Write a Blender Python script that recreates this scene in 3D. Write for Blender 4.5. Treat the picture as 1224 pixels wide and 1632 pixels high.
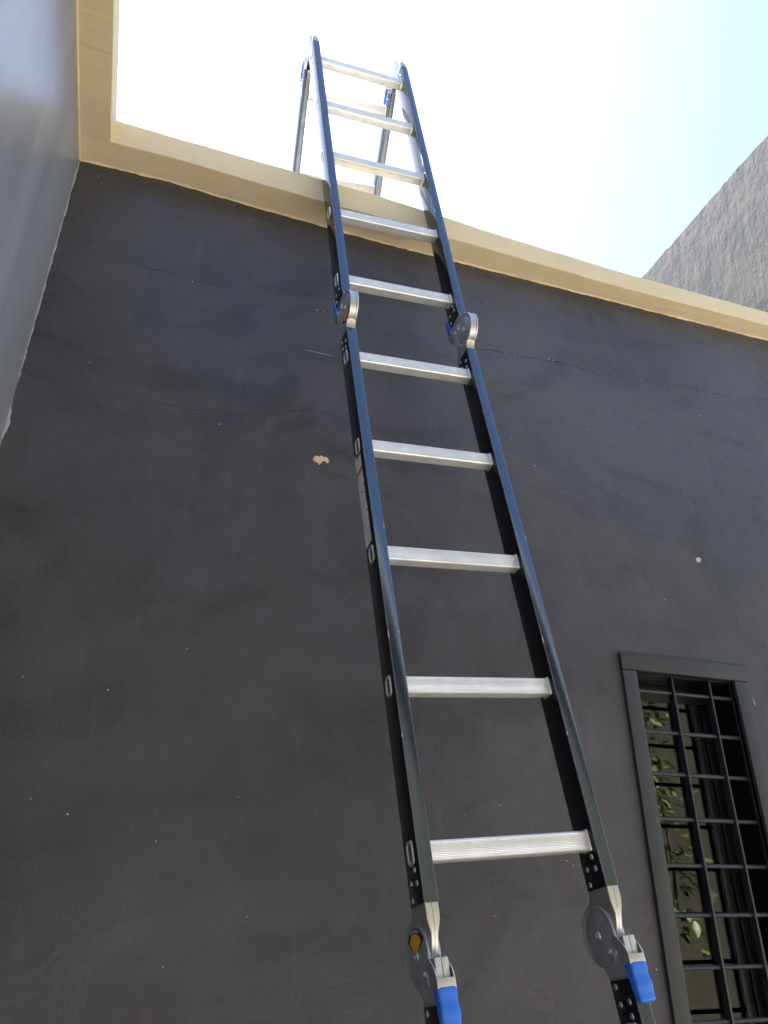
import bpy, bmesh, math, random
from mathutils import Vector, Matrix, noise

for o in list(bpy.data.objects):
    bpy.data.objects.remove(o, do_unlink=True)
scene = bpy.context.scene
C = scene.collection
rnd = random.Random(7)

# ------------------------------------------------------------------ camera
CAM = Vector((0.3484, -1.6146, 1.5746))
PITCH, YAW, FPX = 0.48027, 0.33072, 1199.5      # focal length in pixels of the 1632 px tall photo
cd = bpy.data.cameras.new('camera'); cam = bpy.data.objects.new('camera', cd); C.objects.link(cam)
cam.location = CAM
cam.rotation_euler = (math.pi / 2 + PITCH, 0, -YAW)
cd.sensor_fit = 'VERTICAL'; cd.sensor_height = 36.0; cd.sensor_width = 27.0
cd.lens = 36.0 * FPX / 1632.0
cd.clip_start = 0.02; cd.clip_end = 2000
scene.camera = cam
scene.render.resolution_x = 768; scene.render.resolution_y = 1024

# ------------------------------------------------------------------ sky, sun, exposure
SUN_EL, SUN_AZ = math.radians(63), math.radians(-7)     # azimuth from +Y towards +X
wd = bpy.data.worlds.new('World'); scene.world = wd; wd.use_nodes = True
nt = wd.node_tree; nt.nodes.clear()
sky = nt.nodes.new('ShaderNodeTexSky'); sky.sky_type = 'NISHITA'; sky.sun_disc = False
sky.sun_elevation = SUN_EL; sky.sun_rotation = SUN_AZ
sky.air_density = 1.0; sky.dust_density = 0.7; sky.ozone_density = 1.2; sky.altitude = 100
bg = nt.nodes.new('ShaderNodeBackground'); bg.inputs['Strength'].default_value = 0.053
wo = nt.nodes.new('ShaderNodeOutputWorld')
nt.links.new(sky.outputs[0], bg.inputs[0]); nt.links.new(bg.outputs[0], wo.inputs[0])
sl = bpy.data.lights.new('sun', 'SUN'); sl.energy = 5.0; sl.angle = math.radians(0.53); sl.color = (1.0, 0.95, 0.87)
sun = bpy.data.objects.new('sun', sl); C.objects.link(sun); sun.location = (0, 6, 12)
sdir = Vector((math.sin(SUN_AZ) * math.cos(SUN_EL), math.cos(SUN_AZ) * math.cos(SUN_EL), math.sin(SUN_EL)))
sun.rotation_euler = sdir.to_track_quat('Z', 'Y').to_euler()
vs = scene.view_settings
vs.view_transform = 'Standard'; vs.look = 'None'; vs.exposure = 3.14; vs.gamma = 1.0; vs.use_curve_mapping = False
scene.cycles.max_bounces = 8; scene.cycles.diffuse_bounces = 4; scene.cycles.glossy_bounces = 4; scene.cycles.caustics_reflective = False; scene.cycles.caustics_refractive = False

# ------------------------------------------------------------------ materials
def mat(name):
    m = bpy.data.materials.new(name); m.use_nodes = True
    nt = m.node_tree; b = nt.nodes['Principled BSDF']
    return m, nt, b
def nd(nt, t, **kw):
    n = nt.nodes.new(t)
    for k, v in kw.items():
        if hasattr(n, k): setattr(n, k, v)
        else: n.inputs[k].default_value = v
    return n
def lk(nt, a, b): nt.links.new(a, b)
def coords(nt, scale=(1, 1, 1), src='Object'):
    tc = nd(nt, 'ShaderNodeTexCoord'); mp = nd(nt, 'ShaderNodeMapping'); mp.inputs['Scale'].default_value = scale
    lk(nt, tc.outputs[src], mp.inputs[0]); return mp.outputs[0]
def world_coords(nt, scale=(1, 1, 1)):
    g = nd(nt, 'ShaderNodeNewGeometry'); mp = nd(nt, 'ShaderNodeMapping'); mp.inputs['Scale'].default_value = scale
    lk(nt, g.outputs['Position'], mp.inputs[0]); return mp.outputs[0]
def noise_n(nt, vec, scale, detail=4, rough=.55, dist=0.0):
    n = nd(nt, 'ShaderNodeTexNoise'); n.inputs['Scale'].default_value = scale; n.inputs['Detail'].default_value = detail
    n.inputs['Roughness'].default_value = rough; n.inputs['Distortion'].default_value = dist
    lk(nt, vec, n.inputs['Vector']); return n.outputs['Fac']
def ramp(nt, fac, stops):
    r = nd(nt, 'ShaderNodeValToRGB'); e = r.color_ramp.elements
    while len(e) < len(stops): e.new(.5)
    for i, (p, c) in enumerate(stops):
        e[i].position = p; e[i].color = (*c, 1) if len(c) == 3 else c
    lk(nt, fac, r.inputs[0]); return r.outputs['Color']
def mix(nt, fac, a, b, mode='MIX'):
    m = nd(nt, 'ShaderNodeMix', data_type='RGBA', blend_type=mode)
    for s, v in ((m.inputs['Factor'], fac), (m.inputs['A'], a), (m.inputs['B'], b)):
        if hasattr(v, 'is_linked') or hasattr(v, 'links'): lk(nt, v, s)
        else: s.default_value = v if not isinstance(v, tuple) or len(v) == 4 else (*v, 1)
    return [o for o in m.outputs if o.type == 'RGBA'][0]
def mmath(nt, op, a, b=0.0, c=None):
    m = nd(nt, 'ShaderNodeMath', operation=op)
    for i, v in enumerate((a, b, c)):
        if v is None: continue
        if hasattr(v, 'links'): lk(nt, v, m.inputs[i])
        else: m.inputs[i].default_value = v
    return m.outputs[0]
def bump(nt, b, h, strength=.3, dist=.01, prev=None):
    n = nd(nt, 'ShaderNodeBump'); n.inputs['Strength'].default_value = strength; n.inputs['Distance'].default_value = dist
    lk(nt, h, n.inputs['Height'])
    if prev is not None: lk(nt, prev, n.inputs['Normal'])
    lk(nt, n.outputs[0], b.inputs['Normal']); return n.outputs[0]

def plaster_mat(name, c0, c1, rough=(.5, .65), bs=.25, trowel=(2, 2, 3), spec=.5, big=.9, speck=.14, patches=0, flow=(1, 1, 1)):
    m, nt, b = mat(name); v = world_coords(nt)
    vf = world_coords(nt, flow)
    n1 = noise_n(nt, vf, big, 3, .6, .6); n2 = noise_n(nt, vf, 7, 4, .65, .4)
    f = mmath(nt, 'ADD', mmath(nt, 'MULTIPLY', n1, .65), mmath(nt, 'MULTIPLY', n2, .35))
    col = ramp(nt, f, [(.36, c0), (.64, c1)])
    if patches:
        pn = noise_n(nt, world_coords(nt, (1.0, 1, 1.5)), 3.1, 5, .68, 1.0)
        pf = ramp(nt, pn, [(.50, (0, 0, 0)), (.66, (1, 1, 1))])
        col = mix(nt, mmath(nt, 'MULTIPLY', pf, patches), col, tuple(x * .45 for x in c0))
        sn = noise_n(nt, world_coords(nt, (9, 9, 2.2)), 2.6, 4, .7, .6)
        sf = ramp(nt, sn, [(.56, (0, 0, 0)), (.72, (1, 1, 1))])
        col = mix(nt, mmath(nt, 'MULTIPLY', sf, .25), col, tuple(x * 1.35 for x in c1))
    fine = noise_n(nt, v, 160, 2, .6)
    col = mix(nt, speck, col, ramp(nt, fine, [(.35, tuple(x * .55 for x in c0)), (.7, tuple(min(1, x * 1.35) for x in c1))]))
    lk(nt, col, b.inputs['Base Color'])
    r = nd(nt, 'ShaderNodeMapRange'); r.inputs['To Min'].default_value = rough[0]; r.inputs['To Max'].default_value = rough[1]
    r.inputs['From Min'].default_value = .3; r.inputs['From Max'].default_value = .7
    lk(nt, n2, r.inputs['Value']); lk(nt, r.outputs[0], b.inputs['Roughness'])
    b.inputs['Specular IOR Level'].default_value = spec
    vt = world_coords(nt, trowel); t = noise_n(nt, vt, 2.2, 4, .58, .8)
    h = mmath(nt, 'ADD', mmath(nt, 'MULTIPLY', fine, .05), mmath(nt, 'ADD', mmath(nt, 'MULTIPLY', n2, .35), mmath(nt, 'MULTIPLY', t, .6)))
    if bs: bump(nt, b, h, bs, .02)
    return m

M = {}
M['charcoal'] = plaster_mat('charcoal_wall_paint', (.040, .0368, .0415), (.089, .0825, .0900), (.40, .64), .50, patches=.42)
M['trim'] = plaster_mat('charcoal_trim_paint', (.042, .041, .040), (.060, .058, .056), (.5, .62), .35, spec=.4)
M['slate'] = plaster_mat('slate_grey_wall_paint', (.20, .207, .225), (.30, .303, .312), (.33, .33), 0, trowel=(3, 7, 1.5), big=1.6, flow=(1, 2.2, .45))
M['tan'] = plaster_mat('tan_coping_paint', (.74, .595, .355), (.82, .67, .42), (.55, .72), .26, trowel=(1.2, 9, 9), spec=.35, speck=.05)
M['dark_top'] = plaster_mat('bounce_cutting_coping_top', (.040, .040, .038), (.070, .069, .064), (.8, .9), .3)  # unseen top face, blackened to cut sunlight bouncing onto the rungs
M['cream_plaster'] = plaster_mat('pale_plaster_edge', (.24, .25, .26), (.38, .39, .40), (.6, .75), .4)
M['khaki'] = plaster_mat('olive_house_paint', (.050, .046, .027), (.064, .059, .036), (.6, .75), .3)
M['ground'] = plaster_mat('courtyard_concrete', (.275, .265, .250), (.345, .333, .315), (.7, .85), .3)
M['roof'] = plaster_mat('roof_membrane', (.030, .030, .031), (.045, .045, .046), (.7, .85), .3)
M['eave'] = plaster_mat('eave_paint', (.45, .44, .42), (.55, .54, .52), (.6, .75), .2)
M['room'] = plaster_mat('room_paint', (.10, .10, .085), (.14, .14, .115), (.6, .75), .1)

# neighbouring gable render; grazing sunlight and blue shade are painted into the mottling
m, nt, b = mat('sun_mottled_render'); v = world_coords(nt)
vv = world_coords(nt, (1, 1.0, 1.0))
n1 = noise_n(nt, vv, 2.6, 5, .62, .5); n2 = noise_n(nt, world_coords(nt, (1, 1.6, .8)), 7.5, 5, .60, .1); n3 = noise_n(nt, v, 55, 3, .6, .2)
f = mmath(nt, 'ADD', mmath(nt, 'MULTIPLY', n1, .55), mmath(nt, 'MULTIPLY', n2, .45))
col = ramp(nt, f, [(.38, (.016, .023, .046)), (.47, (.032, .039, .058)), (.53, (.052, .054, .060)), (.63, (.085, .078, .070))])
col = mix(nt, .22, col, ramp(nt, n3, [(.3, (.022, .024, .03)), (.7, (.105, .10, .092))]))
lk(nt, col, b.inputs['Base Color']); b.inputs['Roughness'].default_value = .85
hh = mmath(nt, 'ADD', mmath(nt, 'MULTIPLY', n2, .8), mmath(nt, 'MULTIPLY', n3, .12))
bump(nt, b, hh, .09, .05)
M['render'] = m

def metal_mat(name, c, rough=.32, groove=None, scr=.25, metallic=1.0):
    m, nt, b = mat(name); v = coords(nt)
    n1 = noise_n(nt, v, 30, 4, .6); n2 = noise_n(nt, coords(nt, (6, 300, 300)), 3, 3, .6)
    col = ramp(nt, n1, [(.3, tuple(x * .86 for x in c)), (.7, c)])
    sc = noise_n(nt, coords(nt, (1.0, 3, 3)), 22, 6, .72, .4)
    col = mix(nt, ramp(nt, sc, [(.60, (0, 0, 0)), (.74, (.45, .45, .45))]), col, tuple(x * .35 for x in c))
    lk(nt, col, b.inputs['Base Color']); b.inputs['Metallic'].default_value = metallic
    r = nd(nt, 'ShaderNodeMapRange'); r.inputs['To Min'].default_value = rough * .75; r.inputs['To Max'].default_value = rough * 1.3
    lk(nt, n2, r.inputs['Value']); lk(nt, r.outputs[0], b.inputs['Roughness'])
    p = bump(nt, b, n2, scr, .0006)
    if groove:
        sep = nd(nt, 'ShaderNodeSeparateXYZ'); lk(nt, coords(nt), sep.inputs[0])
        s = mmath(nt, 'SINE', mmath(nt, 'MULTIPLY', sep.outputs['Y'], groove))
        bump(nt, b, s, .25, .0005, p)
    return m
M['alu'] = metal_mat('brushed_aluminium', (.86, .845, .80), .38, groove=2600, metallic=.5)
M['alu_end'] = metal_mat('aluminium_end', (.85, .82, .76), .5)
M['zinc'] = metal_mat('zinc_plated_steel', (.66, .67, .68), .50)
M['zinc_pale'] = metal_mat('pale_zinc_steel', (.62, .60, .55), .45)
M['hollow'] = metal_mat('dull_tube_inside', (.40, .33, .24), .45)
M['rivet'] = metal_mat('rivet_steel', (.6, .6, .6), .34)

def paint_mat(name, c, rough, wear=False, coat=0.0):
    m, nt, b = mat(name); v = coords(nt)
    n = noise_n(nt, v, 60, 4, .6); n2 = noise_n(nt, v, 9, 5, .6)
    col = ramp(nt, n2, [(.3, tuple(x * .8 for x in c)), (.7, tuple(min(1, x * 1.2) for x in c))])
    r = nd(nt, 'ShaderNodeMapRange'); r.inputs['To Min'].default_value = rough * .8; r.inputs['To Max'].default_value = rough * 1.25
    lk(nt, n2, r.inputs['Value'])
    if wear:
        ch = noise_n(nt, v, 38, 8, .72, .3)
        f = ramp(nt, ch, [(wear, (0, 0, 0)), (wear + .012, (1, 1, 1))])
        col = mix(nt, f, col, (.62, .62, .60))
    lk(nt, col, b.inputs['Base Color']); lk(nt, r.outputs[0], b.inputs['Roughness'])
    b.inputs['Coat Weight'].default_value = coat; b.inputs['Coat Roughness'].default_value = rough * .7
    bump(nt, b, n, .04, .0006)
    return m
M['rail'] = paint_mat('black_rail_web_paint', (.004, .0045, .007), .16, wear=.745)
M['flange'] = paint_mat('sky_tinted_flange_paint', (.004, .006, .015), .17, wear=.735)
fb_ = M['flange'].node_tree.nodes['Principled BSDF']; fb_.inputs['IOR'].default_value = 2.2; fb_.inputs['Specular Tint'].default_value = (.72, .86, 1.0, 1)  # sky-blue reflection on the front faces exaggerated through the specular tint
M['edge'] = paint_mat('worn_rail_edge_highlight', (.13, .14, .17), .30, wear=.60)  # chipped wear over a light base that paints the thin edge highlight
M['blue'] = paint_mat('blue_grip_plastic', (.032, .175, .70), .42)
M['bar'] = paint_mat('dark_grille_paint', (.030, .030, .033), .42)
M['black'] = paint_mat('black_window_metal', (.0055, .0055, .006), .35)
M['rubber'] = paint_mat('black_rubber', (.012, .012, .012), .7)
M['crack'] = paint_mat('crack_recess_shade', (.018, .018, .018), .9)  # shade inside the cracks put into a flat dark colour
M['speck'] = paint_mat('bare_plaster_speck', (.62, .60, .56), .8)
M['chip'] = plaster_mat('bare_sandy_plaster', (.72, .54, .28), (.85, .70, .44), (.8, .9), .5, big=40)
M['orange'] = paint_mat('orange_sticker', (.85, .42, .03), .4)
M['sticker_black'] = paint_mat('black_sticker', (.008, .008, .008), .4)
M['print'] = paint_mat('pale_print', (.62, .62, .60), .5)
M['red'] = paint_mat('red_print', (.42, .07, .03), .5)
M['label'] = paint_mat('grey_label_stock', (.36, .37, .33), .45)
M['ink'] = paint_mat('dark_ink', (.03, .03, .03), .5)
M['bark'] = plaster_mat('bark', (.10, .07, .04), (.17, .12, .07), (.8, .9), .5, big=9)
m, nt, b = mat('green_leaf'); n = noise_n(nt, world_coords(nt), 9, 3)
lk(nt, ramp(nt, n, [(.35, (.065, .12, .016)), (.65, (.145, .21, .035))]), b.inputs['Base Color'])
b.inputs['Roughness'].default_value = .45
try: b.inputs['Transmission Weight'].default_value = 0.0
except Exception: pass
M['leaf'] = m
m, nt, b = mat('window_glass'); b.inputs['Base Color'].default_value = (.82, .86, .80, 1)
b.inputs['Roughness'].default_value = 0.0; b.inputs['IOR'].default_value = 1.52; b.inputs['Transmission Weight'].default_value = 1.0
M['glass'] = m

# ------------------------------------------------------------------ helpers
WM = {}                                             # world matrices by object
def link(name, me, material, parent=None, world=None):
    o = bpy.data.objects.new(name, me); C.objects.link(o)
    if material is not None and not me.materials:
        for mm in (material if isinstance(material, (list, tuple)) else [material]): me.materials.append(M[mm])
    world = world or Matrix.Identity(4)
    WM[o] = world
    if parent is not None:
        o.parent = parent; o.matrix_local = WM[parent].inverted() @ world
    else:
        o.matrix_local = world
    return o
def empty(name, loc):
    o = bpy.data.objects.new(name, None); C.objects.link(o); o.location = loc; o.empty_display_size = .1
    WM[o] = Matrix.Translation(loc); return o
def tag(o, label=None, cat=None, group=None, kind=None):
    for k, v in (('label', label), ('category', cat), ('group', group), ('kind', kind)):
        if v: o[k] = v
    return o
def fin(bm, name, smooth=False, angle=None):
    bmesh.ops.recalc_face_normals(bm, faces=bm.faces[:])
    me = bpy.data.meshes.new(name); bm.to_mesh(me); bm.free()
    if smooth:
        for p in me.polygons: p.use_smooth = True
        if angle:
            bm2 = bmesh.new(); bm2.from_mesh(me)
            for e in bm2.edges:
                if len(e.link_faces) == 2 and e.calc_face_angle(0) > angle: e.smooth = False
            bm2.to_mesh(me); bm2.free()
    return me
def add_box(bm, x0, x1, y0, y1, z0, z1):
    v = [bm.verts.new((x, y, z)) for x in (x0, x1) for y in (y0, y1) for z in (z0, z1)]
    for f in ((0, 1, 3, 2), (4, 6, 7, 5), (0, 4, 5, 1), (2, 3, 7, 6), (0, 2, 6, 4), (1, 5, 7, 3)):
        bm.faces.new([v[i] for i in f])
    return v
def box(name, b, bev=0.0, seg=2):
    bm = bmesh.new(); add_box(bm, *b)
    if bev: bmesh.ops.bevel(bm, geom=bm.edges[:], offset=bev, segments=seg, affect='EDGES', profile=.6)
    return fin(bm, name, bool(bev), .6)
def add_prism(bm, poly, x0, x1):                     # poly in (y, z), extruded along x
    a = [bm.verts.new((x0, y, z)) for y, z in poly]; b = [bm.verts.new((x1, y, z)) for y, z in poly]
    n = len(poly); bm.faces.new(a); bm.faces.new(b[::-1])
    for i in range(n): bm.faces.new((a[i], b[i], b[(i + 1) % n], a[(i + 1) % n]))
def circle(cy, cz, r, n=36, a0=0, a1=2 * math.pi):
    full = abs(a1 - a0 - 2 * math.pi) < 1e-6
    k = n if full else n + 1
    return [(cy + r * math.cos(a0 + (a1 - a0) * i / n), cz + r * math.sin(a0 + (a1 - a0) * i / n)) for i in range(k)]
def rrect(hy, hz, r, seg=4):
    p = []
    for sy, sz, a in ((1, 1, 0), (-1, 1, 90), (-1, -1, 180), (1, -1, 270)):
        for i in range(seg + 1):
            t = math.radians(a + 90 * i / seg); p.append((sy * (hy - r) + r * math.cos(t), sz * (hz - r) + r * math.sin(t)))
    return p
def loft(bm, rings, cap=True):
    vs_ = [[bm.verts.new(p) for p in r] for r in rings]; n = len(rings[0])
    for a, b in zip(vs_, vs_[1:]):
        for i in range(n): bm.faces.new((a[i], a[(i + 1) % n], b[(i + 1) % n], b[i]))
    if cap: bm.faces.new(vs_[0][::-1]); bm.faces.new(vs_[-1])
def frame(o, Y, Z):
    Y = Y.normalized(); X = Y.cross(Z).normalized(); Z = X.cross(Y)
    return Matrix(((X.x, Y.x, Z.x, o.x), (X.y, Y.y, Z.y, o.y), (X.z, Y.z, Z.z, o.z), (0, 0, 0, 1)))
cm = cam.rotation_euler.to_matrix()
def on_wall(px, py, y=0.0):                          # photo point -> point on the wall face
    d = cm @ Vector(((px - 612) / FPX, -(py - 816) / FPX, -1)); t = (y - CAM.y) / d.y
    return CAM + d * t
def lerp_tab(tab, x):
    if x <= tab[0][0]: return tab[0][1]
    for (a, p), (b, q) in zip(tab, tab[1:]):
        if x <= b: return p + (q - p) * (x - a) / (b - a)
    return tab[-1][1]
def wob(x, s, seed=0.0): return noise.noise(Vector((x * s, seed, seed * 1.7)))

GZ = 0.09                                           # courtyard ground level

# ------------------------------------------------------------------ setting: ground
bm = bmesh.new(); vv = [bm.verts.new(p) for p in ((-400, -400, GZ), (400, -400, GZ), (400, 400, GZ), (-400, 400, GZ))]; bm.faces.new(vv)
tag(link('ground', fin(bm, 'ground'), 'ground'), kind='structure')

# ------------------------------------------------------------------ charcoal building with window and coping
ZB = [(-.2, 3.423), (0.0, 3.423), (.222, 3.434), (.483, 3.424), (.878, 3.416), (1.316, 3.424), (1.734, 3.431), (2.422, 3.445), (3.4, 3.452)]
DP = [(-.2, .088), (.22, .084), (.468, .087), (.848, .090), (1.275, .079), (1.69, .068), (2.358, .068), (3.4, .068)]
ZT = [(-.2, 3.523), (.2, 3.522), (.461, 3.519), (.85, 3.514), (1.279, 3.506), (1.6, 3.507), (1.82, 3.507), (2.36, 3.514), (3.4, 3.522)]
BX1 = 3.30
bld = empty('courtyard_building', (1.65, 0, GZ))
tag(bld, 'charcoal plastered building wall with a tan overhanging coping and a barred window', 'building')
WX0, WX1, WZ0, WZ1 = 1.592, 1.905, 1.02, 2.113       # window opening
T = .18
bm = bmesh.new()
def quad(bm, pts, mi=0):
    f = bm.faces.new([bm.verts.new(p) for p in pts]); f.material_index = mi; return f
def wall_face(y):
    xs = [0.0, WX0, WX1, BX1]; zs = [GZ - .05, WZ0, WZ1, 3.47]
    for i in range(3):
        for j in range(3):
            if i == 1 and j == 1: continue
            quad(bm, [(xs[i], y, zs[j]), (xs[i + 1], y, zs[j]), (xs[i + 1], y, zs[j + 1]), (xs[i], y, zs[j + 1])])
wall_face(0); wall_face(T)
for (xa, za, xb, zb) in ((WX0, WZ0, WX0, WZ1), (WX1, WZ0, WX1, WZ1), (WX0, WZ0, WX1, WZ0), (WX0, WZ1, WX1, WZ1),
                         (0, GZ - .05, 0, 3.47), (BX1, GZ - .05, BX1, 3.47), (0, 3.47, BX1, 3.47)):
    quad(bm, [(xa, 0, za), (xb, 0, zb), (xb, T, zb), (xa, T, za)])
bmesh.ops.remove_doubles(bm, verts=bm.verts[:], dist=1e-5)
wall = link('wall', fin(bm, 'wall'), 'charcoal', bld)
# rest of the building, closing the dark room behind the window
bm = bmesh.new()
add_box(bm, 0.003, .16, T + .001, 4.2, GZ - .05, 3.30); add_box(bm, BX1 - .16, BX1 - .003, T + .001, 4.2, GZ - .05, 3.30)
add_box(bm, .161, BX1 - .161, 4.04, 4.2, GZ - .05, 3.30); add_box(bm, .161, BX1 - .161, 1.9, 1.96, GZ - .05, 3.30)
link('room_walls', fin(bm, 'room_walls'), 'room', bld)
link('roof_slab', box('roof_slab', (0.002, BX1 - .002, T + .002, 4.25, 3.305, 3.372)), 'roof', bld)

# coping: overhanging tan band with slightly uneven edges
def coping_mesh(stations):                            # each station = ring of points
    bm = bmesh.new(); loft(bm, stations); me = fin(bm, 'coping', True, .35)
    for p in me.polygons:
        if p.normal.z > .8: p.material_index = 1
    return me
st = []
x = -.18
while x <= BX1 + 1e-6:
    zb = lerp_tab(ZB, x) + .0016 * wob(x, 9, 3) + .0008 * wob(x, 40, 5)
    zt = lerp_tab(ZT, x) + .0014 * wob(x, 11, 8) + .0009 * wob(x, 55, 2)
    d = lerp_tab(DP, x) + .0010 * wob(x, 8, 1) + .0005 * wob(x, 45, 9)
    r = .0018
    st.append([(x, .20, zb), (x, 0.0, zb), (x, -d * .5, zb + .0012 * wob(x, 20, 4)), (x, -d + r, zb), (x, -d, zb + r * .9), (x, -d - .0005, (zb + zt) / 2), (x, -d, zt - .005), (x, -d + .006, zt), (x, .20, zt + .012)])
    x += .0145
cop = link('coping', coping_mesh(st), ('tan', 'dark_top'), bld)
# ragged paint bead where the tan soffit meets the charcoal wall
def ragged_strip(fn, n):
    bm = bmesh.new(); prev = None
    for i in range(n + 1):
        a, b_, c = fn(i / n)
        cur = [bm.verts.new(p) for p in (a, b_, c)]
        if prev:
            bm.faces.new((prev[0], cur[0], cur[1], prev[1])); bm.faces.new((prev[1], cur[1], cur[2], prev[2]))
        prev = cur
    return fin(bm, 'strip')
def bead(t):
    x = .003 + t * (BX1 - .01); z = lerp_tab(ZB, x)
    h = max(.0008, .0030 + .0030 * wob(x, 14, 6) + .0022 * wob(x, 60, 2) + .0012 * wob(x, 190, 4))
    return (x, -.0052, z + .002), (x, -.0030, z - h * .6), (x, .0005, z - h)
link('paint_bead', ragged_strip(bead, 900), 'tan', cop)

# window surround, four plastered trims
sur = link('window_surround', box('header_trim', (1.5485, 1.9535, -.0125, .01, WZ1, 2.157), .003), 'trim', bld)
link('jamb_trim', box('jamb_trim', (1.5495, WX0, -.0105, .01, 1.021, WZ1 - .0015), .0025), 'trim', sur)
link('jamb_trim', box('jamb_trim', (WX1, 1.9490, -.0105, .01, 1.021, WZ1 - .0015), .0025), 'trim', sur)
link('sill_trim', box('sill_trim', (1.53, 1.968, -.035, .01, .985, 1.019), .004), 'trim', sur)
# black lining added to put the reveals in shade, then sash frame and panes
win = link('window_frame', None or (lambda: (lambda bm: (add_box(bm, WX0 + .0005, WX0 + .004, .012, T - .002, WZ0 + .004, WZ1 - .004),
      add_box(bm, WX1 - .004, WX1 - .0005, .012, T - .002, WZ0 + .004, WZ1 - .004),
      add_box(bm, WX0 + .0005, WX1 - .0005, .012, T - .002, WZ1 - .0038, WZ1 - .0005),
      add_box(bm, WX0 + .0005, WX1 - .0005, .012, T - .002, WZ0 + .0005, WZ0 + .0038),
      fin(bm, 'shade_lining'))[-1])(bmesh.new()))(), 'black', bld)
link('head_rail', box('head_rail', (WX0 + .0045, WX1 - .0045, .092, .135, 2.066, WZ1 - .0045), .002), 'black', win)
link('bottom_rail', box('bottom_rail', (WX0 + .0045, WX1 - .0045, .092, .135, WZ0 + .0045, 1.065), .002), 'black', win)
link('stile', box('stile', (WX0 + .0045, WX0 + .022, .094, .128, 1.0655, 2.0655), .002), 'black', win)
link('stile', box('stile', (1.832, 1.858, .0925, .120, 1.0655, 2.0655), .002), 'black', win)
link('stile', box('stile', (1.8785, WX1 - .0045, .1095, .140, 1.0655, 2.0655), .002), 'black', win)
link('pane', box('pane', (WX0 + .0225, 1.8315, .0955, .1000, 1.066, 2.065)), 'glass', win)
link('pane', box('pane', (1.8585, 1.878, .121, .1255, 1.066, 2.065)), 'glass', win)
# iron grille
gr = None
def round_bar(x0, x1, r, n=14):
    bm = bmesh.new(); loft(bm, [[(x0 + .0003 * k, r * math.cos(2 * math.pi * i / n), r * math.sin(2 * math.pi * i / n)) for i in range(n)] if False else
        [(xx, r * math.cos(2 * math.pi * i / n), r * math.sin(2 * math.pi * i / n)) for i in range(n)] for k, xx in enumerate((x0, x1))])
    return fin(bm, 'round_bar', True, .6)
rb = round_bar(WX0 - .004, WX1 + .004, .0052)
fb = box('flat_bar', (-.0027, .0027, .006, .028, WZ0 - .004, WZ1 + .004), .0007)
gro = empty('window_grille', (1.7485, .018, WZ0)); gro.parent = bld; gro.matrix_local = WM[bld].inverted() @ WM[gro]
for i in range(10):
    z = 2.0685 - .1033 * i
    o = link('grille_bar', rb, 'bar', gro, Matrix.Translation((0, .017, z)) @ Matrix.Rotation(rnd.uniform(-.006, .006), 4, 'Y') if False else Matrix.Translation((0, .017, z + rnd.uniform(-.0012, .0012))))
for xx in (1.713, 1.833):
    link('grille_bar', fb, 'bar', gro, Matrix.Translation((xx, 0, 0)))

# wear on the wall: hairline cracks, bare specks, two bare chips
def crack(px, wmm=1.3, seed=0):
    pts = [on_wall(*p) for p in px]; fine = []
    for a, b_ in zip(pts, pts[1:]):
        k = max(2, int((b_ - a).length / .006))
        fine += [a.lerp(b_, i / k) for i in range(k)]
    fine.append(pts[-1]); bm = bmesh.new(); prev = None
    for i, p in enumerate(fine):
        q = p + Vector((0, 0, .004 * wob(i * .23, 1, seed) + .002 * wob(i * .9, 1, seed + 3)))
        h = .0005 * wmm * max(.15, .75 + .9 * wob(i * .17, 1, seed + 7)) * min(1, i / 6 + .1, (len(fine) - 1 - i) / 6 + .1)
        cur = [bm.verts.new((q.x, -.0007, q.z + h)), bm.verts.new((q.x, -.0007, q.z - h))]
        if prev: bm.faces.new((prev[0], cur[0], cur[1], prev[1]))
        prev = cur
    link('crack', fin(bm, 'crack'), 'crack', wall)
s = 2.914
crack([(x / s, 180 + y / s) for x, y in [(540, 650), (620, 690), (700, 725), (800, 745), (850, 765), (900, 780), (960, 790), (1050, 808), (1110, 820), (1170, 808), (1240, 800), (1340, 830), (1480, 850)]], 1.5, 1)
crack([(x / s, 180 + y / s) for x, y in [(420, 1155), (500, 1145), (600, 1160), (700, 1185), (770, 1195), (820, 1230), (900, 1260), (960, 1270)]], 1.2, 5)
crack([(x / s, 180 + y / s) for x, y in [(700, 1345), (800, 1355), (880, 1380), (980, 1375), (1050, 1400), (1120, 1405), (1180, 1390), (1260, 1402), (1400, 1380), (1560, 1395)]], 1.4, 9)
s = 2.814
crack([(800 + x / s, 460 + y / s) for x, y in [(-330, 210), (-160, 262), (0, 285), (60, 297), (140, 312), (230, 325), (330, 350), (430, 378), (480, 385), (495, 360), (560, 372), (610, 390), (630, 412), (730, 435), (800, 432), (890, 455), (940, 467), (1050, 492), (1193, 495), (1400, 520)]], 1.5, 13)
crack([(794, 1284), (795, 1296), (797, 1306)], 3.0, 17)
crack([(500, 1030), (512, 1040), (520, 1052)], 1.0, 21)
def patch(name, px, py, rx, rz, material, seed, tilt=0, n=11, jag=.45, off=-.0012):
    c = on_wall(px, py); bm = bmesh.new(); r = random.Random(seed); ring = []
    for i in range(n):
        a = 2 * math.pi * i / n; k = 1 + r.uniform(-jag, jag)
        dx, dz = rx * k * math.cos(a), rz * k * math.sin(a)
        ring.append((dx * math.cos(tilt) - dz * math.sin(tilt), dx * math.sin(tilt) + dz * math.cos(tilt)))
    loft(bm, [[(c.x + p[0], .0005, c.z + p[1]) for p in ring], [(c.x + p[0] * .94, off, c.z + p[1] * .94) for p in ring]])
    return link(name, fin(bm, name), material, wall)
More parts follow.
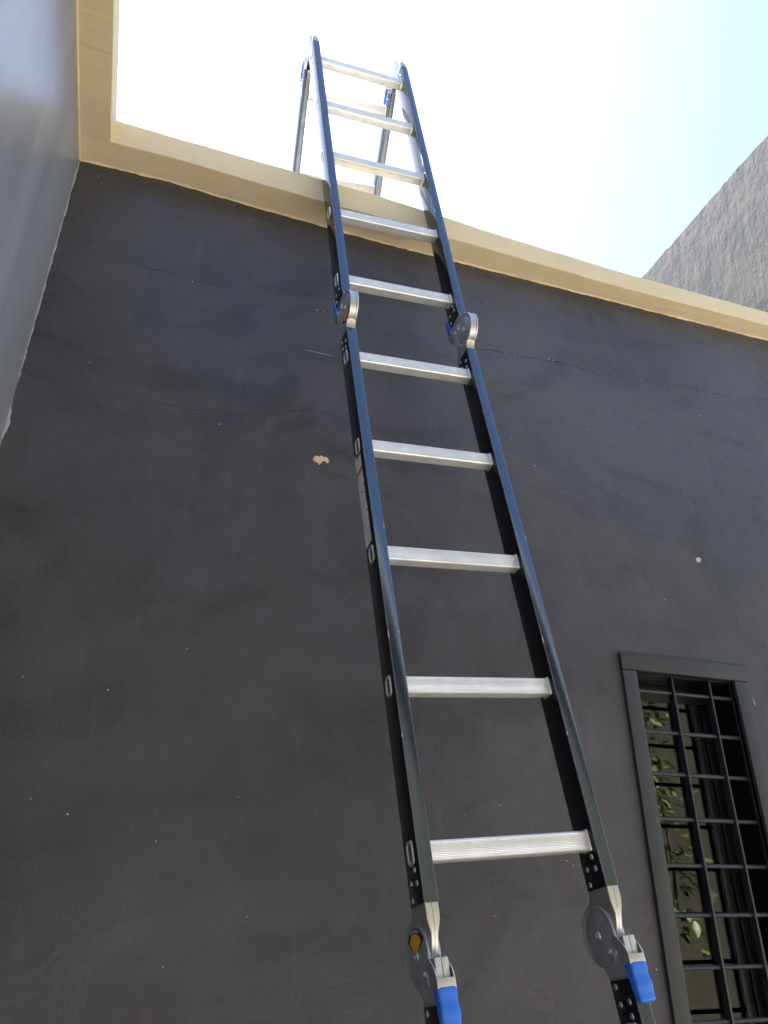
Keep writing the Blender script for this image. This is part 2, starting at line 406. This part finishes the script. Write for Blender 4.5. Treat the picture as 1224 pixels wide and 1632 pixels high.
spots = [(12, 290), (55, 297), (210, 316), (228, 324), (433, 378), (560, 374), (606, 388), (625, 408), (730, 436), (890, 453), (932, 466), (1045, 490), (885, 570), (385, 632), (585, 630), (40, 670), (148, 795), (728, 1396)]
spots = [(800 + x / 2.814, 460 + y / 2.814) for x, y in spots]
spots += [(x / 1.974, 1000 + y / 1.974) for x, y in [(72, 155), (340, 196), (97, 540), (212, 587), (490, 672), (775, 910), (588, 68), (512, 1068), (750, 532)]]
spots += [(x / 2.914, 180 + y / 2.914) for x, y in [(458, 294), (437, 620), (893, 783), (921, 792), (417, 1158), (845, 349), (1010, 390), (1018, 1446), (60, 1268)]]
spots += [(506, 494), (517, 496), (624, 515), (775, 482), (782, 553), (780, 560), (741, 612), (806, 562), (903, 1372), (908, 1375), (913, 1379), (894, 1371), (796, 1283), (740, 1300), (1049, 1424), (788, 1460), (1046, 1545)]
for i, (x, y) in enumerate(spots):
    patch('paint_speck', x, y, rnd.uniform(.0008, .0022), rnd.uniform(.0007, .0016), 'speck', i, rnd.uniform(-.6, .6), 7, .4, -.0009)
patch('paint_speck', 508, 562.5, .040, .0006, 'speck', 77, -.02, 12, .15, -.0008)
patch('paint_speck', 1202, 1120, .0012, .012, 'speck', 78, .12, 9, .3, -.0009)
# large chip with two lobes
c = on_wall(512, 733); bm = bmesh.new()
outl = [(-.020, .004), (-.013, .010), (-.006, .008), (-.001, .013), (.006, .009), (.013, .011), (.019, .004), (.021, -.004), (.014, -.007), (.011, -.002), (.004, -.003), (.000, -.009), (-.005, -.016), (-.009, -.010), (-.016, -.009), (-.022, -.003)]
loft(bm, [[(c.x + a * 1.04, .0004, c.z + b_ * 1.04) for a, b_ in outl], [(c.x + a, -.0014, c.z + b_) for a, b_ in outl]])
link('paint_chip', fin(bm, 'paint_chip'), 'chip', wall)
patch('paint_chip', 1113.5, 892, .0075, .0060, 'speck', 31, .7, 6, .18, -.0012)
patch('paint_chip', 1113.5, 892, .0100, .0080, 'chip', 32, .7, 8, .25, -.0009)

# ------------------------------------------------------------------ slate wall on the left with its own coping
lw = empty('side_wall', (0, -2.4, GZ))
tag(lw, 'slate grey plastered side wall with tan coping, nearest the left edge', 'wall')
Y1 = -4.6
bm = bmesh.new(); add_box(bm, -.18, -.004, Y1, -.001, GZ - .05, 3.428)
ny, nz = 150, 110; grid = []
for i in range(ny + 1):                               # hand-trowelled face, a few millimetres out of true
    y = Y1 + (0 - Y1) * i / ny; col_ = []
    for j in range(nz + 1):
        z = GZ - .05 + (3.428 - GZ + .05) * j / nz
        w_ = .0016 * noise.noise(Vector((y * 1.9, z * 1.1, 4))) + .0006 * noise.noise(Vector((y * 7, z * 3.5, 9)))
        col_.append(bm.verts.new((w_ * min(1, -y * 8), y, z)))
    grid.append(col_)
for i in range(ny):
    for j in range(nz): bm.faces.new((grid[i][j], grid[i + 1][j], grid[i + 1][j + 1], grid[i][j + 1]))
link('wall', fin(bm, 'wall', True, .5), 'slate', lw)
st = []; y = -.0858
while y >= Y1 - 1e-6:
    zb = 3.423 + .0012 * wob(y, 9, 23) + .0006 * wob(y, 50, 3); d = .0825 + .0012 * wob(y, 6, 31) + .0005 * wob(y, 40, 3); zt = 3.522 + .001 * wob(y, 12, 5)
    r = .0018
    st.append([(-.20, y, zb), (0.0, y, zb), (d - r, y, zb), (d, y, zb + r * .9), (d, y, zt - .005), (d - .006, y, zt), (-.20, y, zt + .01)])
    y -= .03
lc = link('coping', coping_mesh(st), ('tan', 'dark_top'), lw)
def bead2(t):
    y = -.01 + t * (Y1 + .02)
    h = max(.0008, .0035 + .0030 * wob(y, 7, 16) + .0015 * wob(y, 50, 2))
    return (.0050, y, 3.425), (.0030, y, 3.423 - h * .6), (-.0005, y, 3.423 - h)
link('paint_bead', ragged_strip(bead2, 700), 'tan', lc)
def corner_edge(t):                                   # ragged plaster edge where the slate paint laps the charcoal wall
    z = GZ + t * (3.415 - GZ)
    h = .0016 + .0030 * wob(z, 5, 41) + .0026 * wob(z, 21, 12) + .0018 * wob(z, 75, 3) + .0010 * wob(z, 210, 6)
    if z < 2.58: h += .007 * math.exp(-((z - 2.54) / .03) ** 2)
    h = max(.0006, h + .0025 * max(0, math.sin((z - 2.6) * 3.0)))
    return (.0005, -.0050, z), (h * .6, -.0036, z), (h, .0003, z)
link('plaster_edge', ragged_strip(corner_edge, 1100), 'cream_plaster', lw)

# ------------------------------------------------------------------ neighbouring gable wall beyond the coping
NX = 3.42
ng = empty('neighbour_building', (NX + 2, 3.2, GZ))
tag(ng, 'sun-mottled grey rendered building rising behind the tan coping at the right', 'building')
zt0 = 5.61; st = []
bm = bmesh.new()
ys = [.30 + i * .025 for i in range(int(5.9 / .025))]
ring = []
for y in ys:
    zt = 5.595 + .010 * (y - .4) * 0 + .010 * wob(y, 5, 2) + .012 * wob(y, 13, 4) + .006 * wob(y, 41, 8)
    ring.append([(NX, y, GZ - .05), (NX, y, zt - .012), (NX + .010, y, zt), (NX + 3.5, y, zt), (NX + 3.5, y, GZ - .05)])
loft(bm, ring)
link('wall', fin(bm, 'wall'), 'render', ng)

# ------------------------------------------------------------------ house behind the camera (mirrored in glass and paint)
rh = empty('rear_house', (2.5, -5, GZ))
tag(rh, 'khaki house across the courtyard, mirrored in the barred window pane', 'building')
bm = bmesh.new(); add_box(bm, -3, 9, -8, -4.7, GZ - .05, 5.3); link('wall', fin(bm, 'wall'), 'khaki', rh)
bm = bmesh.new(); add_box(bm, -3.4, 9.4, -8.4, -4.15, 5.302, 5.46); link('eave', fin(bm, 'eave'), 'eave', rh)

# unseen house added beyond the roof to block the bright low sky
bh = empty('sky_block_house', (-.5, 7, GZ))
tag(bh, 'plain grey house added unseen beyond the flat roof to block low sky light', 'building')
bm = bmesh.new(); add_box(bm, -5, 3.2, 5.2, 9, GZ - .05, 7.2); link('wall', fin(bm, 'wall'), 'render', bh)
bm = bmesh.new(); add_box(bm, -5.2, 3.4, 5.0, 9.2, 7.202, 7.36); link('roof', fin(bm, 'roof'), 'eave', bh)

# slender climbing plant in the courtyard, mirrored in the pane
pl = empty('climbing_plant', (3.86, -2.7, GZ))
tag(pl, 'slender leafy climbing plant, mirrored in the left of the barred window pane', 'plant')
bm = bmesh.new()
rings = []
for i in range(24):
    z = GZ - .02 + i * .13; cx = 3.86 + .05 * wob(z, 1.3, 3); cy = -2.7 + .05 * wob(z, 1.3, 9); r = .022 * (1 - i / 26)
    rings.append([(cx + r * math.cos(2 * math.pi * k / 8), cy + r * math.sin(2 * math.pi * k / 8), z) for k in range(8)])
loft(bm, rings); link('stem', fin(bm, 'stem', True), 'bark', pl)
bm = bmesh.new()
L = .105; prof = [(0, 0), (.25, .34), (.5, .42), (.75, .28), (1.0, 0)]
for sgn in (-1, 1):
    mid = [bm.verts.new((0, a * L, -.10 * L * a * a)) for a, w_ in prof]
    out = [bm.verts.new((sgn * w_ * L * .55, a * L, -.10 * L * a * a + .12 * w_ * L)) for a, w_ in prof]
    for i in range(4):
        vs_ = [mid[i], mid[i + 1], out[i + 1], out[i]]
        if i == 0: vs_ = [mid[0], mid[1], out[1]]
        if i == 3: vs_ = [mid[3], mid[4], out[3]]
        bm.faces.new(vs_)
bmesh.ops.remove_doubles(bm, verts=bm.verts[:], dist=1e-6)
leaf = fin(bm, 'leaf', True)
for i in range(330):
    z = rnd.uniform(1.25, 3.15); a = rnd.uniform(0, 2 * math.pi); rr = rnd.uniform(.02, .20)
    if wob(z, 2.6, 12) < -.30: continue
    p = Vector((3.86 + rr * math.cos(a), -2.7 + rr * math.sin(a), z))
    mtx = Matrix.Translation(p) @ Matrix.Rotation(a - math.pi / 2 + rnd.uniform(-.7, .7), 4, 'Z') @ Matrix.Rotation(rnd.uniform(-1.0, .5), 4, 'X') @ Matrix.Rotation(rnd.uniform(-.6, .6), 4, 'Y') @ Matrix.Scale(rnd.uniform(.6, 1.15), 4)
    link('leaf', leaf, 'leaf', pl, mtx)

# ------------------------------------------------------------------ folding ladder
U1 = Vector((-.07542, .14981, .98583)).normalized(); U2 = Vector((-.07577, .11544, .99042)).normalized()
W0 = Vector((.99713, .00509, .07551))
def ortho(w, u): return (w - u * w.dot(u)).normalized()
W1, W2 = ortho(W0, U1), ortho(W0, U2)
N1, N2 = W1.cross(U1), W2.cross(U2)
R1 = Vector((.81547, -.38477, 1.64607))               # lowest rung in view, outer face of the left rail
LOW = R1 - U1 * .14; MID = Vector((.72031, -.19575, 2.88988)); TOP = MID + U2 * 1.4017
RT, RD, WI = .0242, .030, .3252                        # rail width, half depth, outer-left to inner-right
PV = .033                                             # pivot offset from the rail centre line
RE = .065                                             # rail end from the pivot
foot = LOW - U1 * 1.44
root = empty('folding_ladder', (foot.x + .17, foot.y, GZ))
tag(root, 'tall navy multi-section folding ladder with aluminium rungs leaning over the tan coping', 'ladder')

# the back section hangs over the roof, turned about the top pivot
PT = TOP - N2 * PV
b_, sd = math.radians(50), math.radians(5)
U4 = Vector((math.sin(sd), math.cos(sd) * math.sin(b_), -math.cos(sd) * math.cos(b_)))
W4 = ortho(W2, U4)
N4 = W4.cross(U4); N4 = N4 if N4.z > 0 else -N4
O4 = PT + N4 * PV

def rail_mesh(L0, L1):
    bm = bmesh.new(); add_box(bm, -RT / 2, RT / 2, L0, L1, -RD, RD)
    ed = [e for e in bm.edges if abs((e.verts[0].co - e.verts[1].co).y) > .1]
    r = bmesh.ops.bevel(bm, geom=ed, offset=.0016, segments=2, affect='EDGES', profile=.5)
    for f in r['faces']: f.material_index = 1
    bm.normal_update()
    for f in bm.faces:
        if abs(f.normal.z) > .95 and f.calc_area() > .005: f.material_index = 2
    me = fin(bm, 'rail', True, .5)
    return me
# rung profile: flat-faced tube with rounded corners and a shallow lip
def rung_mesh():
    bm = bmesh.new(); base_pr = rrect(.0160, .0135, .0040, 5); pr = []
    for i, p in enumerate(base_pr):                   # fine anti-slip ribs along the two broad faces
        pr.append(p); q = base_pr[(i + 1) % len(base_pr)]
        if abs(p[1] - q[1]) < 1e-6 and abs(p[0] - q[0]) > .01:
            k = 27; sg = 1 if p[1] > 0 else -1
            for j in range(1, k): pr.append((p[0] + (q[0] - p[0]) * j / k, p[1] - sg * (.00035 if j % 3 == 1 else 0)))
    loft(bm, [[(x, y, z) for y, z in pr] for x in (RT + .0004, WI - .0004)])
    return fin(bm, 'rung', True, .5)
def collar_mesh(x0, x1):
    bm = bmesh.new()
    loft(bm, [[(x0, y, z) for y, z in rrect(.0182, .0157, .005, 5)], [(x1, y, z) for y, z in rrect(.0172, .0147, .0045, 5)]])
    return fin(bm, 'collar', True, .5)
def rung_end_mesh(sgn):                              # flared tube end: ring with a hollow
    bm = bmesh.new()
    def rg(x, g): return [(sgn * x, y, z) for y, z in rrect(.0185 + g, .0125 + g, .0085, 5)]
    loft(bm, [rg(0.0, .0005), rg(-.0018, -.0003), rg(-.0026, -.0016), rg(-.0020, -.0034), rg(-.0001, -.0040)], cap=False)
    return fin(bm, 'rung_end', True, .8)
def rung_hollow_mesh(sgn):
    bm = bmesh.new(); add_prism(bm, rrect(.0146, .0086, .0055, 4), sgn * -.0001, sgn * -.0007); return fin(bm, 'hollow')
ME = dict(rung=rung_mesh(), col_l=collar_mesh(RT, RT + .003), col_r=collar_mesh(WI, WI - .003), end_l=rung_end_mesh(1), end_r=rung_end_mesh(-1), hol_l=rung_hollow_mesh(1), hol_r=rung_hollow_mesh(-1))
def rivet_mesh(sgn):
    bm = bmesh.new()
    loft(bm, [[(sgn * x, r * math.cos(2 * math.pi * i / 14), r * math.sin(2 * math.pi * i / 14)) for i in range(14)] for x, r in ((0, .0046), (.0007, .0045), (.0016, .0036), (.0021, .0019), (.0018, .0013))])
    return fin(bm, 'rivet', True, .9)
RIV = {1: rivet_mesh(1), -1: rivet_mesh(-1)}

def F(o, u, n):                                       # frame with X = width, Y = up the section, Z = front
    return frame(o, u, n)
def section(o, u, n, L0, L1, rungs, flip=False):
    """o: outer-left reference at Y=0; rails from L0 to L1"""
    base = F(o, u, n)
    sgnx = 1
    me = rail_mesh(L0, L1); rails = []
    for cx in (RT / 2, WI + RT / 2):
        rails.append(link('rail', me, ('rail', 'edge', 'flange'), root, base @ Matrix.Translation((cx, 0, 0))))
    for y in rungs:
        r = link('rung', ME['rung'], 'alu', root, base @ Matrix.Translation((0, y, 0)))
        link('collar', ME['col_l'], 'alu_end', r, base @ Matrix.Translation((0, y, 0)))
        link('collar', ME['col_r'], 'alu_end', r, base @ Matrix.Translation((0, y, 0)))
        link('rung_end', ME['end_l'], 'alu_end', r, base @ Matrix.Translation((0, y, 0)))
        link('rung_end', ME['end_r'], 'alu_end', r, base @ Matrix.Translation((WI + RT, y, 0)))
        link('tube_inside', ME['hol_l'], 'hollow', r, base @ Matrix.Translation((0, y, 0)))
        link('tube_inside', ME['hol_r'], 'hollow', r, base @ Matrix.Translation((WI + RT, y, 0)))
    for rl, x_in, x_out, s_out in ((rails[0], RT, 0, -1), (rails[1], WI, WI + RT, 1)):
        for end, sg in ((L0, 1), (L1, -1)):
            for dy, dz in ((.009, -.017), (.030, .011), (.033, -.015), (.049, .008)):
                y = end + sg * dy
                if not (-2 < y < 2): continue
                link('rivet', RIV[s_out], 'rivet', rl, base @ Matrix.Translation((x_out, y, dz)))
                link('rivet', RIV[-s_out], 'rivet', rl, base @ Matrix.Translation((x_in, y, dz)))
    return base, rails
RG = [.14 + .28 * i for i in range(5)]
b1, rails1 = section(LOW, U1, N1, -1.41, -RE, [-r for r in RG])
b2, rails2 = section(LOW, U1, N1, RE, 1.4017 - RE, RG)
b3, rails3 = section(MID, U2, N2, RE, 1.4017 - RE, [.1417 + .28 * i for i in range(5)])
# back section: X axis must run from left to right seen from the camera
X4 = U4.cross(N4)
if X4.x > 0: b4, rails4 = section(O4, U4, N4, RE, 1.40, RG)
else:        b4, rails4 = section(O4 + W4 * (WI + RT), U4, N4, RE, 1.40, RG)
# feet
for base, y0, y1 in ((b1, -1.44, -1.395), (b4, 1.385, 1.43)):
    for cx in (RT / 2, WI + RT / 2):
        link('foot_cap', box('foot_cap', (-RT / 2 - .003, RT / 2 + .003, y0, y1, -RD - .003, RD + .003), .003), 'rubber', root, base @ Matrix.Translation((cx, 0, 0)))

# ---- warning label on the outer face of the left rail
lab = link('warning_label', box('warning_label', (-.0008, -.0002, .728, .953, -.0250, .0105), .0), 'label', rails2[0], b2)
# printing is flat: rebuild label material as print
m, nt, b = mat('label_print'); v = coords(nt)
sep = nd(nt, 'ShaderNodeSeparateXYZ'); lk(nt, v, sep.inputs[0])
vo = nd(nt, 'ShaderNodeTexVoronoi'); vo.inputs['Scale'].default_value = 85; lk(nt, v, vo.inputs['Vector'])
ink = ramp(nt, noise_n(nt, coords(nt, (1, 260, 150)), 1.0, 2, .5), [(.50, (0, 0, 0)), (.58, (1, 1, 1))])
cell = ramp(nt, vo.outputs['Distance'], [(.32, (1, 1, 1)), (.46, (0, 0, 0))])
f = mix(nt, 1.0, ink, cell, 'MULTIPLY')
col = mix(nt, f, (.80, .80, .74), (.10, .10, .10))
red = mmath(nt, 'MULTIPLY', mmath(nt, 'GREATER_THAN', sep.outputs['Y'], .908), mmath(nt, 'LESS_THAN', sep.outputs['Y'], .920))
col = mix(nt, red, col, (.62, .14, .05))
mar = mmath(nt, 'GREATER_THAN', sep.outputs['Y'], .9205)
lk(nt, col, b.inputs['Base Color']); b.inputs['Roughness'].default_value = .5
lab.data.materials.clear(); lab.data.materials.append(m)

# ---- hinges.  Local frame: Y towards the section it carries, Z towards the rail side, pivot at the origin
DR = .0465
def disc_plate(x0, x1, r, name='disc'):
    bm = bmesh.new(); s = 1 if x1 > x0 else -1; n = 48
    def rg(x, rr): return [(x, rr * math.cos(2 * math.pi * i / n), rr * math.sin(2 * math.pi * i / n)) for i in range(n)]
    # dished disc: rim, step, raised face
    loft(bm, [rg(x0, r), rg(x1 - s * .0008, r), rg(x1, r - .0010), rg(x1 - s * .0002, r - .0052), rg(x1 - s * .0014, r - .0072), rg(x1 - s * .0014, r - .0120), rg(x1 - s * .0006, r - .0140)])
    return fin(bm, name, True, .5)
def shank_plate(x0, x1):
    bm = bmesh.new()
    poly = [(.012, -.040), (.030, -.031), (.050, -.001 - .004), (RE + .0005, PV - RD), (RE + .0005, PV + RD - .0015), (.042, PV + RD - .0015), (.022, .047), (.002, .0455)]
    add_prism(bm, poly, x0, x1); return fin(bm, 'shank')
def neck_half(s):
    bm = bmesh.new(); rings = []
    for y, hw, z0, z1 in ((RE + .02, .0112, .006, .0615), (RE + .0005, .0112, .006, .0615), (.052, .0112, .001, .0615), (.043, .0108, -.010, .061), (.034, .0088, -.020, .0600), (.025, .0062, -.030, .0585), (.014, .0058, -.034, .0548), (.006, .0058, -.034, .0510), (-.003, .0058, -.034, .0470), (-.014, .0058, -.034, .0438), (-.026, .0058, -.030, .0375), (-.036, .0058, -.024, .0280)):
        a, b2_ = s * .0003, s * hw
        rings.append([(a, y, z0), (b2_, y, z0), (b2_, y, z1 - .001), (b2_ - s * .001, y, z1), (a, y, z1)])
    loft(bm, rings); return fin(bm, 'neck', True, .6)
def inner_disc():
    bm = bmesh.new(); add_prism(bm, circle(0, 0, DR - .0015, 48), -.0056, .0056); return fin(bm, 'inner_disc', True, .6)
def bracket_plate(x0, x1):
    bm = bmesh.new()
    top = [(.004 + .046 * t, .050 + .026 * math.sin(min(1, t * 1.5) * math.pi / 2)) for t in [i / 12 for i in range(13)]]
    low = [(.050, .058), (.040, .052), (.020, .046), (.008, .044)]
    add_prism(bm, top + low, x0, x1); return fin(bm, 'bracket_plate')
def grip_mesh():
    bm = bmesh.new(); rings = []
    for i in range(23):
        t = i / 22; y = .045 + .054 * t
        hw = .0150 + .0007 * math.sin(t * math.pi * 4.2) * (.25 + .75 * t)
        zt = .0770 + .0008 * math.sin(t * math.pi * 4.2 + .6) + .002 * t
        zb = .056 + .008 * t
        if i == 0: hw -= .0012; zt -= .001
        if i == 21: hw -= .0012; zt -= .0012
        if i == 22: hw -= .0042; zt -= .0045; zb += .003
        pr = rrect(hw, (zt - zb) / 2, .0042, 4)
        rings.append([(px, y, (zt + zb) / 2 + pz) for px, pz in pr])
    loft(bm, rings); return fin(bm, 'grip', True, .9)
def bolt_mesh(s, r=.0068, h=.0035):
    bm = bmesh.new(); n = 20
    loft(bm, [[(s * x, rr * math.cos(2 * math.pi * i / n), rr * math.sin(2 * math.pi * i / n)) for i in range(n)] for x, rr in ((0, r), (h * .4, r * .97), (h * .85, r * .78), (h, r * .52), (h * .55, r * .36))])
    return fin(bm, 'pivot_bolt', True, .9)
def sticker_mesh(r0, r1, a0, a1, x0, x1):
    bm = bmesh.new(); p = circle(0, 0, r1, 20, a0, a1) + circle(0, 0, r0, 20, a1, a0)
    add_prism(bm, p, x0, x1); return fin(bm, 'sticker')
HM = {}
for s in (1, -1):
    HM['disc', s] = disc_plate(s * .0062, s * .0108, DR); HM['shank', s] = shank_plate(s * .0066, s * .0097)
    HM['neck', s] = neck_half(s); HM['bracket', s] = bracket_plate(s * .0128, s * .0146); HM['bolt', s] = bolt_mesh(s); HM['pin', s] = bolt_mesh(s, .0042, .004)
    HM['tab', s] = box('lock_tab', (min(s * .0098, s * .0130), max(s * .0098, s * .0130), .028, .040, .020, .034), .0008)
HM['inner'] = inner_disc(); HM['block'] = None
HM['block1'] = box('lock_block', (-.0108, -.0003, .008, .037, .040, .0690), .0012)
HM['block2'] = box('lock_block', (.0003, .0108, .008, .037, .040, .0690), .0012)
HM['bar'] = box('bracket_bar', (-.0148, .0148, .034, .0465, .054, .0765), .0014)
HM['grip'] = grip_mesh()
HM['notch'] = box('notch', (-.0050, .0050, -.0035, .0035, -.001, .0012))

def hinge(side_x, pivot, UA, ZA, UB, ZB_, label_side=0):
    """UA: direction of the section with the lock, UB: of the one with the neck"""
    fA = frame(pivot, UA, ZA); fB = frame(pivot, UB, ZB_)
    h = link('hinge', HM['inner'], 'zinc_pale', root, fB)
    for s in (1, -1):
        link('neck', HM['neck', s], 'zinc_pale', h, fB)
        link('disc', HM['disc', s], 'zinc', h, fA)
        link('shank', HM['shank', s], 'zinc', h, fA)
        link('lock_bracket', HM['bracket', s], 'zinc_pale', h, fA)
        link('pivot_bolt', HM['bolt', s], 'zinc', h, fA @ Matrix.Translation((s * .0098, 0, 0)))
        link('lock_pin', HM['pin', s], 'zinc', h, fA @ Matrix.Translation((s * .0096, .026, .024)))
        link('lock_pin', HM['pin', s], 'zinc', h, fA @ Matrix.Translation((s * .0096, .030, .041)))
        link('lock_tab', HM['tab', s], 'zinc_pale', h, fA)
    link('lock_block', HM['block1'], 'zinc', h, fA); link('lock_block', HM['block2'], 'zinc', h, fA)
    link('bracket_bar', HM['bar'], 'zinc_pale', h, fA)
    link('lock_grip', HM['grip'], 'blue', h, fA)
    if label_side:
        # orange sector with a black border on the outer face of the disc
        loc = fA.inverted().to_3x3() @ Vector((-1, 0, 0)); s = 1 if loc.x > 0 else -1
        x0 = s * .0098
        mid = -math.pi                                # pointing away from the locked section (local -Y)
        link('sticker', sticker_mesh(.006, .0385, mid - 1.02, mid + 1.02, x0, x0 + s * .0006), 'sticker_black', h, fA)
        link('sticker', sticker_mesh(.007, .0305, mid - .90, mid + .90, x0 + s * .0006, x0 + s * .0010), 'orange', h, fA)
        for k in range(6):
            a = mid - .42 + k * .168
            link('lettering', box('lettering', (min(x0 + s * .0006, x0 + s * .0009), max(x0 + s * .0006, x0 + s * .0009), -.0020, .0020, -.0012, .0012)), 'print', h,
                 fA @ Matrix.Translation((0, .0346 * math.cos(a), .0346 * math.sin(a))) @ Matrix.Rotation(a, 4, 'X'))
    return h
for side, x in ((0, RT / 2), (1, WI + RT / 2)):
    hinge(side, LOW + W1 * x - N1 * PV, -U1, N1, U1, N1, side == 0)
    hinge(side, MID + W2 * x + N2 * PV, U2, -N2, -U1, -N1, side == 0)
    hinge(side, TOP + W2 * x - N2 * PV, U4, N4, -U2, N2, 0)
